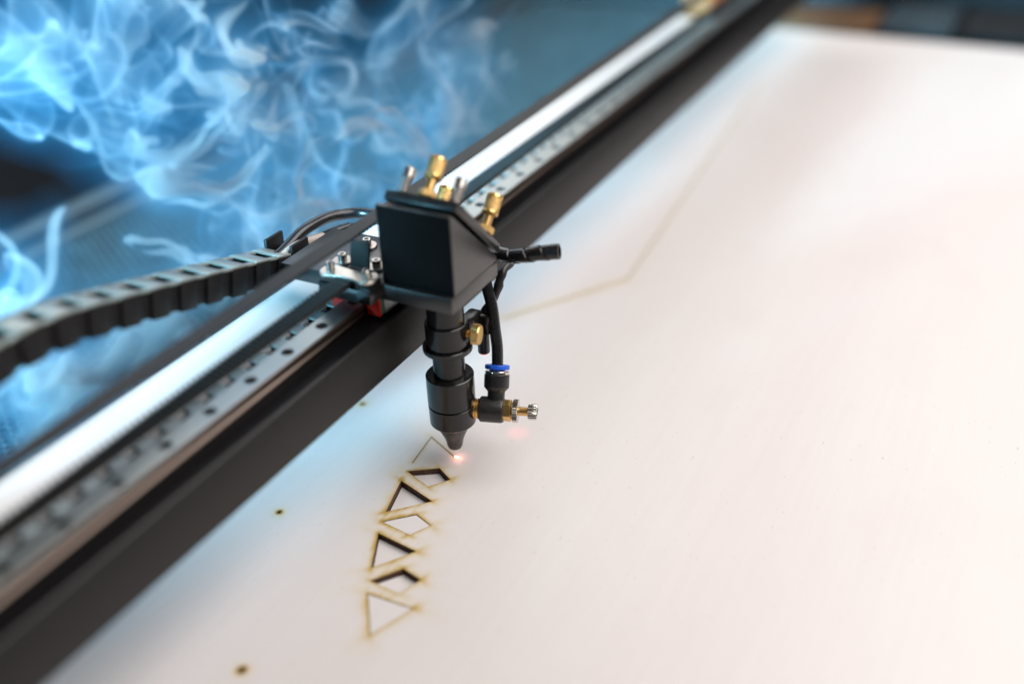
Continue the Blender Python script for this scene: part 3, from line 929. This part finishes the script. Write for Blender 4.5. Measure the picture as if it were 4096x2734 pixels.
part('screw_slot', box(-0.45, 0.45, -3.2, 3.2, -0.1, 0.12), M['dark'], ff, smooth=False)
so = bpy.data.objects['screw_slot']
# upright branch, tilted about the fitting axis
TILT = math.radians(28)
up = (Vector((0, 0, 1)) * math.cos(TILT) + Vector((-d.y, d.x, 0)) * math.sin(TILT)).normalized()
U0 = F0 + d * 22.2
fit_part('fitting_elbow', [(4.3, 3.0), (4.4, 9.2), (6.2, 11.2), (6.35, 11.8), (6.35, 17.6), (6.0, 18.0), (3, 18.0)], 'plastic', ff, axis=up, org=U0)
fit_part('metal_ring', [(3, 18.0), (6.15, 18.0), (6.15, 19.2), (5.8, 19.6), (3, 19.6)], 'nickel', ff, axis=up, org=U0)
fit_part('release_collar', [(3.1, 19.6), (3.9, 19.6), (3.9, 20.4), (6.0, 20.4), (6.25, 20.7), (6.25, 22.2), (5.9, 22.6), (3.1, 22.6)], 'blue', ff, axis=up, org=U0)
# place the slot on the knob's end
so.data.transform(Matrix.Translation(-(W(0, 0, 0) - root_loc(head))))
mt = axis_matrix(F0 + d * 43.3, d)
mt.translation = W(*mt.translation) - root_loc(head)
so.matrix_basis = mt

# red pointer in a clamp behind the nozzle
pt = part('pointer_laser', lathe([(2.0, -42.0), (2.9, -41.8), (3.1, -41.2), (3.1, -27.5), (2.4, -26.8), (1.2, -26.4)], (45.2, -43.6, 0), seg=32), M['plastic'], head)
part('pointer_lens', lathe([(2.3, -42.3), (2.3, -42.02)], (45.2, -43.6, 0), seg=24), M['pointer_glow'], pt, smooth=False)
bm = bmesh.new()
add_box(bm, 31, 46, -44.5, -36.5, -30, -17.6, bev=1.6)
part('pointer_bracket', bm, M['anodised'], head)
bm = box(40.5, 50, -49.5, -43.0, -29, -18.5, bev=1.4)
part('pointer_bracket', bm, M['anodised'], head)

# ------------------------------------------------------------------ hoses and cables
hz = part('air_hose', add_tube(bmesh.new(), [tuple(U0 + up * 19), tuple(U0 + up * 22.5), (42.3, -53.0, -35), (44.0, -51.2, -26), (46.4, -48.8, -15), (47.6, -45.8, -5), (49.5, -42, 5), (53, -35, 14), (58, -15, 18), (64, 12, 14), (66, 36, 12.5), (60, 45, 13.0), (48, 49, 14.6), (30, 50, 14.6), (11, 50, 10.5), (-12, 50, 9)], 2.9, seg=20, n=12), M['hose'])
tag(hz, 'smooth black air hose bending from the cable chain round to the blue fitting collar', 'hose')
wr = thing('spiral_wrap', 'black spiral wrap sleeve sticking out to the right of the mirror box', 'cable sleeve', (52, -60, 8))
WP = [(57, -36, 14), (56, -46, 10.5), (54.2, -55, 10.6), (52, -65, 13.6), (52.2, -73, 16.2), (54.5, -82, 17.6)]
wc = catmull(WP, 40)
bm = bmesh.new()
# overlapping ribbon turns
L_ = len(wc)
turns_ = 5.2
prev = None
seg = 22
grid = []
frames = []
for i, p in enumerate(wc):
    t = (wc[min(i + 1, L_ - 1)] - wc[max(i - 1, 0)]).normalized()
    if prev is None: x, y, _ = frame_from(t)
    else:
        x = (prev - t * prev.dot(t)).normalized(); y = t.cross(x)
    prev = x
    frames.append((p, x, y, t))
for i, (p, x, y, t) in enumerate(frames):
    ring = []
    for k in range(seg):
        a_ = 2 * math.pi * k / seg
        ph = (i / L_ * turns_ - k / seg) % 1.0
        r_ = 3.55 + (0.45 * ph if ph < 0.94 else -0.35)
        ring.append(bm.verts.new(p + (x * math.cos(a_) + y * math.sin(a_)) * r_))
    grid.append(ring)
for A_, B_ in zip(grid, grid[1:]):
    for k in range(seg):
        j = (k + 1) % seg
        bm.faces.new((A_[k], A_[j], B_[j], B_[k]))
part('sleeve', bm, M['wrap'], wr, deg=28)
p, x, y, t = frames[-1]
part('sleeve_end', lathe([(2.9, -4.0), (2.9, 0.2), (3.7, 0.2), (3.7, -4.0)], p, t, seg=24, cap=False), M['wrap'], wr)
part('wire_core', lathe([(0.2, -3.0), (2.8, -3.0)], p, t, seg=16), M['cable_tan'], wr, smooth=False)
cb = part('pointer_cable', add_tube(bmesh.new(), [(72, -49, 1), (66, -50, 0.8), (58, -50, 0.2), (53.4, -50, -3.5), (51.5, -49.5, -8), (48.5, -47, -14), (46, -44.5, -20), (45.2, -43.6, -26.5)], 2.1, seg=12, n=8, rfun=lambda s: 2.3 + 0.2 * math.sin(s * 40)), M['cable_black'])
tag(cb, 'dull black cable hanging behind the nozzle down to the red pointer', 'cable')
tn = thing('tan_cable', 'thin tan cable with black heat-shrink leaving the cable chain', 'cable', (30, 46, 10))
part('jacket', add_tube(bmesh.new(), [(-8, 48, 7), (17, 47.5, 11.2), (28, 46.5, 10.5), (40.5, 44.5, 8.6)], 2.3, seg=16, n=10), M['cable_tan'], tn)
part('heat_shrink', add_tube(bmesh.new(), [(40, 44.6, 8.6), (48, 41.5, 9.4), (54, 38, 10.0)], 2.45, seg=16, n=10, rfun=lambda s: 2.55 - 0.5 * s), M['hose'], tn)
part('wire', add_tube(bmesh.new(), [(54, 38, 10.0), (60, 30, 10.5), (62, 16, 12), (60, 0, 12)], 1.1, seg=10, n=8), M['hose'], tn)

# ------------------------------------------------------------------ cable chain
chain = thing('cable_chain', 'black plastic cable chain with pale lids running to the laser head', 'cable chain', (10, 52, 0))
LP, CW, CH = 16.4, 18.0, 13.4
def link_meshes():
    bm = bmesh.new()
    for s in (0, 1):
        y0, y1 = (0, 2.0) if s == 0 else (CW - 2.0, CW)
        add_box(bm, 0, LP * 0.62, y0, y1, -CH, 0, bev=0.5)
        dy = 1.4 if s == 0 else -1.4
        add_box(bm, LP * 0.5, LP * 1.12, y0 + dy, y1 + dy, -CH + 0.8, -0.9, bev=0.4)
    add_box(bm, 1.5, LP * 0.55, 2.0, CW - 2.0, -CH, -CH + 1.6, bev=0.3)
    add_box(bm, 0.5, LP * 1.05, 3.4, CW - 3.4, -4.2, -3.0)  # dark floor added inside so the top openings look shaded
    for v in bm.verts: v.co *= MM
    a = mesh_from('chain_link', bm); a.materials.append(M['chain'])
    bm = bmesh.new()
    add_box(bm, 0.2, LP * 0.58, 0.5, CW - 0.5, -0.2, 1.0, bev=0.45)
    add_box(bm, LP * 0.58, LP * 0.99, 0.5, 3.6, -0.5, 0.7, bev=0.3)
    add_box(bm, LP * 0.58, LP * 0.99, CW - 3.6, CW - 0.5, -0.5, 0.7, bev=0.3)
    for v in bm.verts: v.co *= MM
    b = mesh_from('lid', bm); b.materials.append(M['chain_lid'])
    return a, b
me_link, me_top_bar = link_meshes()
px, pz, ang = 12.0, 10.6, math.radians(15.4)
for i in range(16):
    d = Vector((-math.cos(ang), 0, math.sin(ang)))
    x_ = d; y_ = Vector((0, 1, 0)); z_ = x_.cross(y_)
    if z_.z < 0: z_ = -z_
    mt = Matrix.Identity(4)
    # chain runs towards -x: local x = d, keep right-handed with y flipped inside the mesh
    for r_ in range(3):
        mt[r_][0] = d[r_]; mt[r_][1] = -y_[r_]; mt[r_][2] = z_[r_]
    mt.translation = Vector((px, 43 + CW, pz))
    lk = local_part('link', me_link, chain, mt)
    ld = bpy.data.objects.new('lid', me_top_bar); COL.objects.link(ld); ld.parent = lk
    px += d.x * LP; pz += d.z * LP
    if i >= 7: ang -= math.radians(6.0 + 0.8 * (i - 7))
    else: ang += math.radians(random.uniform(-0.5, 0.5))
part('chain_bracket', box(12.5, 26, 40.5, 63, 3.0, 6.5, bev=0.6), M['chain'], chain)
part('chain_bracket', box(12.6, 26, 43.2, 45.2, 6.5, 15.0, bev=0.6), M['chain'], chain)
part('chain_bracket', box(12.6, 26, 59.0, 61.0, 6.5, 15.5, bev=0.6), M['chain'], chain)

# ------------------------------------------------------------------ things at the far end of the bed
o = part('brown_board', box(944, 1050, -70, 50, -101.0, -92, bev=1.5), M['offcut']); tag(o, 'brown wooden board lying beyond the far edge of the plywood', 'board')
o = part('grey_block', box(950, 1075, -158, -78, -101.0, -86, bev=2), M['block']); tag(o, 'blue-grey metal block beside the brown board at the far edge', 'block')
o = part('dark_block', box(960, 1075, -420, -166, -101.0, -88, bev=2), M['dark']); tag(o, 'long dark grey block behind the far right edge of plywood', 'block')

# ------------------------------------------------------------------ laser spark on the wood
sp = thing('laser_spark', 'glowing white-pink spark where the laser meets the plywood', 'spark', (23.3, -36.6, H))
bm = bmesh.new()
bmesh.ops.create_icosphere(bm, subdivisions=2, radius=1.0)
for v in bm.verts:
    v.co = Vector((23.0 + v.co.x * 0.4 + abs(v.co.y) * 0.2, -36.3 + v.co.y * 1.1, H + 0.2 + v.co.z * 0.35))
part('glow', bm, M['spark'], sp)
def point_lamp(name, loc, power, col, r):
    d = bpy.data.lights.new(name, 'POINT'); d.energy = power; d.color = col; d.shadow_soft_size = r
    o = bpy.data.objects.new(name, d); COL.objects.link(o); o.location = loc
    return o
point_lamp('spark_lamp', W(23.0, -37.5, H + 2.2), 0.0007, (1.0, 0.34, 0.30), 0.0012)
sl = bpy.data.lights.new('pointer_lamp', 'SPOT'); sl.energy = 0.035; sl.color = (1.0, 0.06, 0.06); sl.spot_size = math.radians(16); sl.spot_blend = 0.9; sl.shadow_soft_size = 0.001
so = bpy.data.objects.new('pointer_lamp', sl); COL.objects.link(so); so.location = W(45.2, -43.6, -42.6)
so.rotation_euler = (W(56, -56, H) - W(45.2, -43.6, -42.6)).to_track_quat('-Z', 'Y').to_euler()

# ------------------------------------------------------------------ smoke: thin sheets carried and folded by a swirling flow
SMOKE_SEED = 3
SMOKE_K = 80.0
SMOKE_H1, SMOKE_H2 = 0.55, 0.55
SMOKE_C0 = (0.0, 0.34, 0.66, 1)
SMOKE_C1 = (0.96, 0.95, 1.0, 1)
SMOKE = [(8, 160, 113, 34, 0.65), (30, 130, 111, 26, 0.55), (-2, 129, 83, 25, 0.5), (-17, 173, 95, 24, 0.5), (23, 88, 87, 22, 1.1),
         (37, 80, 103, 16, 0.9), (6, 90, 64, 18, 0.8), (12, 84, 43, 22, 0.8), (2, 97, 44, 15, 0.5), (65, 84, 47, 30, 0.7),
         (50, 80, 69, 20, 0.6), (159, 92, 44, 34, 0.6), (226, 92, 40, 32, 0.5), (93, 86, 12, 32, 0.6), (28, 84, 12, 22, 0.5),
         (95, 78, 98, 22, 0.35), (264, 90, 2, 27, 0.4), (-75, 144, 6, 19, 1.7), (-81, 119, -32, 21, 3.0), (-81, 132, -13, 15, 0.9),
         (-51, 92, -20, 22, 1.7), (-27, 80, -7, 18, 1.6), (167, 88, 7, 30, 0.5), (285, 104, 25, 28, 0.4), (225, 104, 74, 26, 0.35),
         (305, 112, -8, 30, 0.4), (240, 112, -22, 30, 0.4), (135, 100, -18, 34, 0.4), (64, 96, -12, 28, 0.35),
         (-90, 122, -28, 14, 2.6), (-68, 110, -30, 14, 2.6), (-45, 96, -34, 15, 2.0)]
S_LO = np.array([-135.0, 54.0, -98.0]); S_HI = np.array([345.0, 216.0, 162.0]); VOX = 1.3
S_RES = ((S_HI - S_LO) / VOX).astype(int) + 1

def smoke_density():
    rg = np.random.default_rng(SMOKE_SEED)
    n, boxl = 64, 340.0
    k = np.fft.fftfreq(n, d=boxl / n) * 2 * np.pi
    kx, ky, kz = np.meshgrid(k, k, k, indexing='ij'); k2 = kx ** 2 + ky ** 2 + kz ** 2
    def field(ell):
        fl = np.exp(-k2 * ell * ell / 8) * k2
        A = [np.fft.fftn(rg.standard_normal((n, n, n))) * fl for _ in range(3)]
        v = [1j * (ky * A[2] - kz * A[1]), 1j * (kz * A[0] - kx * A[2]), 1j * (kx * A[1] - ky * A[0])]
        v = np.stack([np.fft.ifftn(a).real for a in v], -1).astype(np.float32)
        return v / np.sqrt((v ** 2).mean())
    flow = (field(84.0) * 3.4 + field(38.0) * 1.9)
    flow[..., 2] *= 1.15
    flat = np.ascontiguousarray(flow.reshape(-1, 3))
    def vel(p):
        q = p * np.float32(n / boxl); i = np.floor(q).astype(np.int32); f = q - i; i %= n; j = (i + 1) % n
        out = np.zeros_like(p)
        for a in (0, 1):
            X = (j if a else i)[:, 0] * n; wx = f[:, 0] if a else 1 - f[:, 0]
            for b in (0, 1):
                XY = (X + (j if b else i)[:, 1]) * n; wxy = wx * (f[:, 1] if b else 1 - f[:, 1])
                for c in (0, 1):
                    out += (wxy * (f[:, 2] if c else 1 - f[:, 2]))[:, None] * flat[XY + (j if c else i)[:, 2]]
        return out
    NU, UP, STEPS = 112, 4, 17
    u = np.linspace(-1, 1, NU); U, V_ = np.meshgrid(u, u, indexing='ij')
    P, Wt, meta = [], [], []
    for x, y, z, r, a in SMOKE:
        for s in range(2):
            nn = rg.standard_normal(3); nn[2] *= 0.5; nn /= np.linalg.norm(nn)
            t1 = np.cross(nn, (0.3, 0.2, 1.0)); t1 /= np.linalg.norm(t1); t2 = np.cross(nn, t1)
            p = np.array([x, y, z]) + r * 1.35 * (U[..., None] * t1 + V_[..., None] * t2) + rg.normal(0, r * 0.3, 3)
            P.append(p.reshape(-1, 3)); Wt.append(a * np.clip(1 - U ** 2 - V_ ** 2, 0, 1)); meta.append((x, y, z, r))
    P = np.concatenate(P).astype(np.float32)
    for s in range(STEPS):
        P += vel(P)
    P = P.reshape(len(meta), NU, NU, 3)
    D = np.zeros(int(S_RES.prod()), np.float32)
    g = np.arange(0, NU - 1, 1 / UP); gi = g.astype(int)
    def ups(a, ax):
        a = np.moveaxis(a, ax, 0)
        t = (g - gi).astype(np.float32).reshape(-1, *([1] * (a.ndim - 1)))
        b0, b1, b2, b3 = a[np.clip(gi - 1, 0, NU - 1)], a[gi], a[np.clip(gi + 1, 0, NU - 1)], a[np.clip(gi + 2, 0, NU - 1)]
        return np.moveaxis(0.5 * (2 * b1 + (b2 - b0) * t + (2 * b0 - 5 * b1 + 4 * b2 - b3) * t * t + (3 * b1 - b0 - 3 * b2 + b3) * t ** 3), 0, ax)
    lo = S_LO.astype(np.float32)
    for q, (x, y, z, r) in enumerate(meta):
        p, w = P[q], Wt[q].astype(np.float32)
        mid = (p * w[..., None]).sum((0, 1)) / w.sum()
        sc = math.sqrt((((p - mid) ** 2).sum(-1) * w).sum() / w.sum())
        p = (p - mid) * min(1.0, r * 1.35 / sc) + np.array([x, y, z], np.float32)
        pp = ups(ups(p, 0), 1).reshape(-1, 3); ww = np.clip(ups(ups(w, 0), 1).ravel(), 0, None) * (r * r / len(g) ** 2)
        pp = (pp - lo) / np.float32(VOX)
        i = np.floor(pp).astype(np.int32); f = pp - i
        ok = ((i >= 0) & (i < S_RES - 1)).all(1) & (ww > 0)
        i, f, ww = i[ok], f[ok], ww[ok]
        if len(i) == 0: continue
        for a in (0, 1):
            wa = ww * (f[:, 0] if a else 1 - f[:, 0]); ia = (i[:, 0] + a) * S_RES[1]
            for b in (0, 1):
                wb = wa * (f[:, 1] if b else 1 - f[:, 1]); ib = (ia + i[:, 1] + b) * S_RES[2]
                for c in (0, 1):
                    wc_ = wb * (f[:, 2] if c else 1 - f[:, 2]); idx = ib + i[:, 2] + c
                    m0 = idx.min(); h = np.bincount(idx - m0, weights=wc_)
                    D[m0:m0 + len(h)] += h
    D = D.reshape(S_RES)
    # a soft haze spreads from the sheets
    F = np.fft.rfftn(D)
    fx = [np.fft.fftfreq(D.shape[0]), np.fft.fftfreq(D.shape[1]), np.fft.rfftfreq(D.shape[2])]
    def gauss(sig):
        e = [np.exp(-2 * (np.pi * f * sig / VOX) ** 2) for f in fx]
        return np.fft.irfftn(F * e[0][:, None, None] * e[1][None, :, None] * e[2][None, None, :], s=D.shape).astype(np.float32)
    core = np.clip(gauss(0.85), 0, None)
    haze = np.clip(gauss(6.0), 0, None); haze2 = np.clip(gauss(14.0), 0, None)
    ref = np.percentile(core[core > core.max() * 1e-3], 97)
    den = 1.35 * (1 - np.exp(-core / ref)) + SMOKE_H1 * haze / ref + SMOKE_H2 * haze2 / ref
    yy = S_LO[1] + VOX * np.arange(S_RES[1]); zz = S_LO[2] + VOX * np.arange(S_RES[2]); xx = S_LO[0] + VOX * np.arange(S_RES[0])
    def sst(t): t = np.clip(t, 0, 1); return t * t * (3 - 2 * t)
    den *= (sst((yy - 56) / 14) * sst((S_HI[1] - yy) / 12))[None, :, None] * (sst((zz + 97) / 16) * sst((S_HI[2] - zz) / 10))[None, None, :]
    den *= (sst((xx - S_LO[0]) / 10) * sst((S_HI[0] - xx) / 40))[:, None, None]
    den[den < 0.004] = 0
    return den.astype(np.float32)

def build_smoke():
    den = smoke_density()
    nv = den.size
    me = bpy.data.meshes.new('smoke')
    me.vertices.add(nv)
    me.vertices.foreach_set('co', np.tile(np.array(W(*((S_LO + S_HI) / 2)), np.float32), nv))
    at = me.attributes.new('cell', 'FLOAT', 'POINT')
    at.data.foreach_set('value', den.ravel())
    ob = bpy.data.objects.new('smoke', me)
    COL.objects.link(ob)
    ng = bpy.data.node_groups.new('smoke_cloud', 'GeometryNodeTree')
    ng.interface.new_socket('Geometry', in_out='INPUT', socket_type='NodeSocketGeometry')
    ng.interface.new_socket('Geometry', in_out='OUTPUT', socket_type='NodeSocketGeometry')
    N, L = ng.nodes, ng.links
    gi = N.new('NodeGroupInput'); go = N.new('NodeGroupOutput')
    pos = N.new('GeometryNodeInputPosition').outputs[0]
    lo = W(*S_LO); hi = W(*(S_LO + VOX * (S_RES - 1)))
    a = N.new('ShaderNodeVectorMath'); a.operation = 'SUBTRACT'; L.new(pos, a.inputs[0]); a.inputs[1].default_value = lo
    b = N.new('ShaderNodeVectorMath'); b.operation = 'SCALE'; L.new(a.outputs[0], b.inputs[0]); b.inputs['Scale'].default_value = 1000.0 / VOX
    sp = N.new('ShaderNodeSeparateXYZ'); L.new(b.outputs[0], sp.inputs[0])
    def im(op, x, y):
        n = N.new('FunctionNodeIntegerMath'); n.operation = op
        for s, v in ((0, x), (1, y)):
            if isinstance(v, int): n.inputs[s].default_value = v
            else: L.new(v, n.inputs[s])
        return n.outputs[0]
    def rnd(s):
        n = N.new('FunctionNodeFloatToInt'); n.rounding_mode = 'ROUND'; L.new(s, n.inputs[0]); return n.outputs[0]
    ix = im('ADD', im('MULTIPLY', im('ADD', im('MULTIPLY', rnd(sp.outputs[0]), int(S_RES[1])), rnd(sp.outputs[1])), int(S_RES[2])), rnd(sp.outputs[2]))
    na = N.new('GeometryNodeInputNamedAttribute'); na.data_type = 'FLOAT'; na.inputs['Name'].default_value = 'cell'
    si = N.new('GeometryNodeSampleIndex'); si.data_type = 'FLOAT'; si.domain = 'POINT'
    L.new(gi.outputs[0], si.inputs['Geometry']); L.new(na.outputs[0], si.inputs['Value']); L.new(ix, si.inputs['Index'])
    vc = N.new('GeometryNodeVolumeCube')
    L.new(si.outputs[0], vc.inputs['Density'])
    vc.inputs['Min'].default_value = lo; vc.inputs['Max'].default_value = hi
    for k, nm in enumerate(('Resolution X', 'Resolution Y', 'Resolution Z')):
        vc.inputs[nm].default_value = int(S_RES[k])
    sm = N.new('GeometryNodeSetMaterial'); L.new(vc.outputs[0], sm.inputs[0]); L.new(sm.outputs[0], go.inputs[0])
    mt = bpy.data.materials.new('smoke'); mt.use_nodes = True
    nt = mt.node_tree; nt.nodes.clear()
    out = nt.nodes.new('ShaderNodeOutputMaterial'); pv = nt.nodes.new('ShaderNodeVolumeScatter')
    at = nt.nodes.new('ShaderNodeAttribute'); at.attribute_name = 'density'
    mu = nt.nodes.new('ShaderNodeMath'); mu.operation = 'MULTIPLY'; mu.inputs[1].default_value = SMOKE_K
    nt.links.new(at.outputs['Fac'], mu.inputs[0]); nt.links.new(mu.outputs[0], pv.inputs['Density'])
    cr = nt.nodes.new('ShaderNodeValToRGB'); e = cr.color_ramp.elements      # thin smoke scatters blue, dense smoke white
    e[0].position = 0.0; e[0].color = SMOKE_C0; e[1].position = 0.5; e[1].color = SMOKE_C1
    nt.links.new(at.outputs['Fac'], cr.inputs['Fac']); nt.links.new(cr.outputs['Color'], pv.inputs['Color'])
    pv.inputs['Anisotropy'].default_value = 0.1
    va = nt.nodes.new('ShaderNodeVolumeAbsorption'); ad = nt.nodes.new('ShaderNodeAddShader')
    nt.links.new(mu.outputs[0], va.inputs['Density']); nt.links.new(cr.outputs['Color'], va.inputs['Color'])
    nt.links.new(pv.outputs[0], ad.inputs[0]); nt.links.new(va.outputs[0], ad.inputs[1])
    nt.links.new(ad.outputs[0], out.inputs['Volume'])
    sm.inputs['Material'].default_value = mt
    md = ob.modifiers.new('smoke_cloud', 'NODES'); md.node_group = ng
    tag(ob, 'blue drifting smoke curling over the honeycomb bed behind the gantry', kind='stuff')
build_smoke()
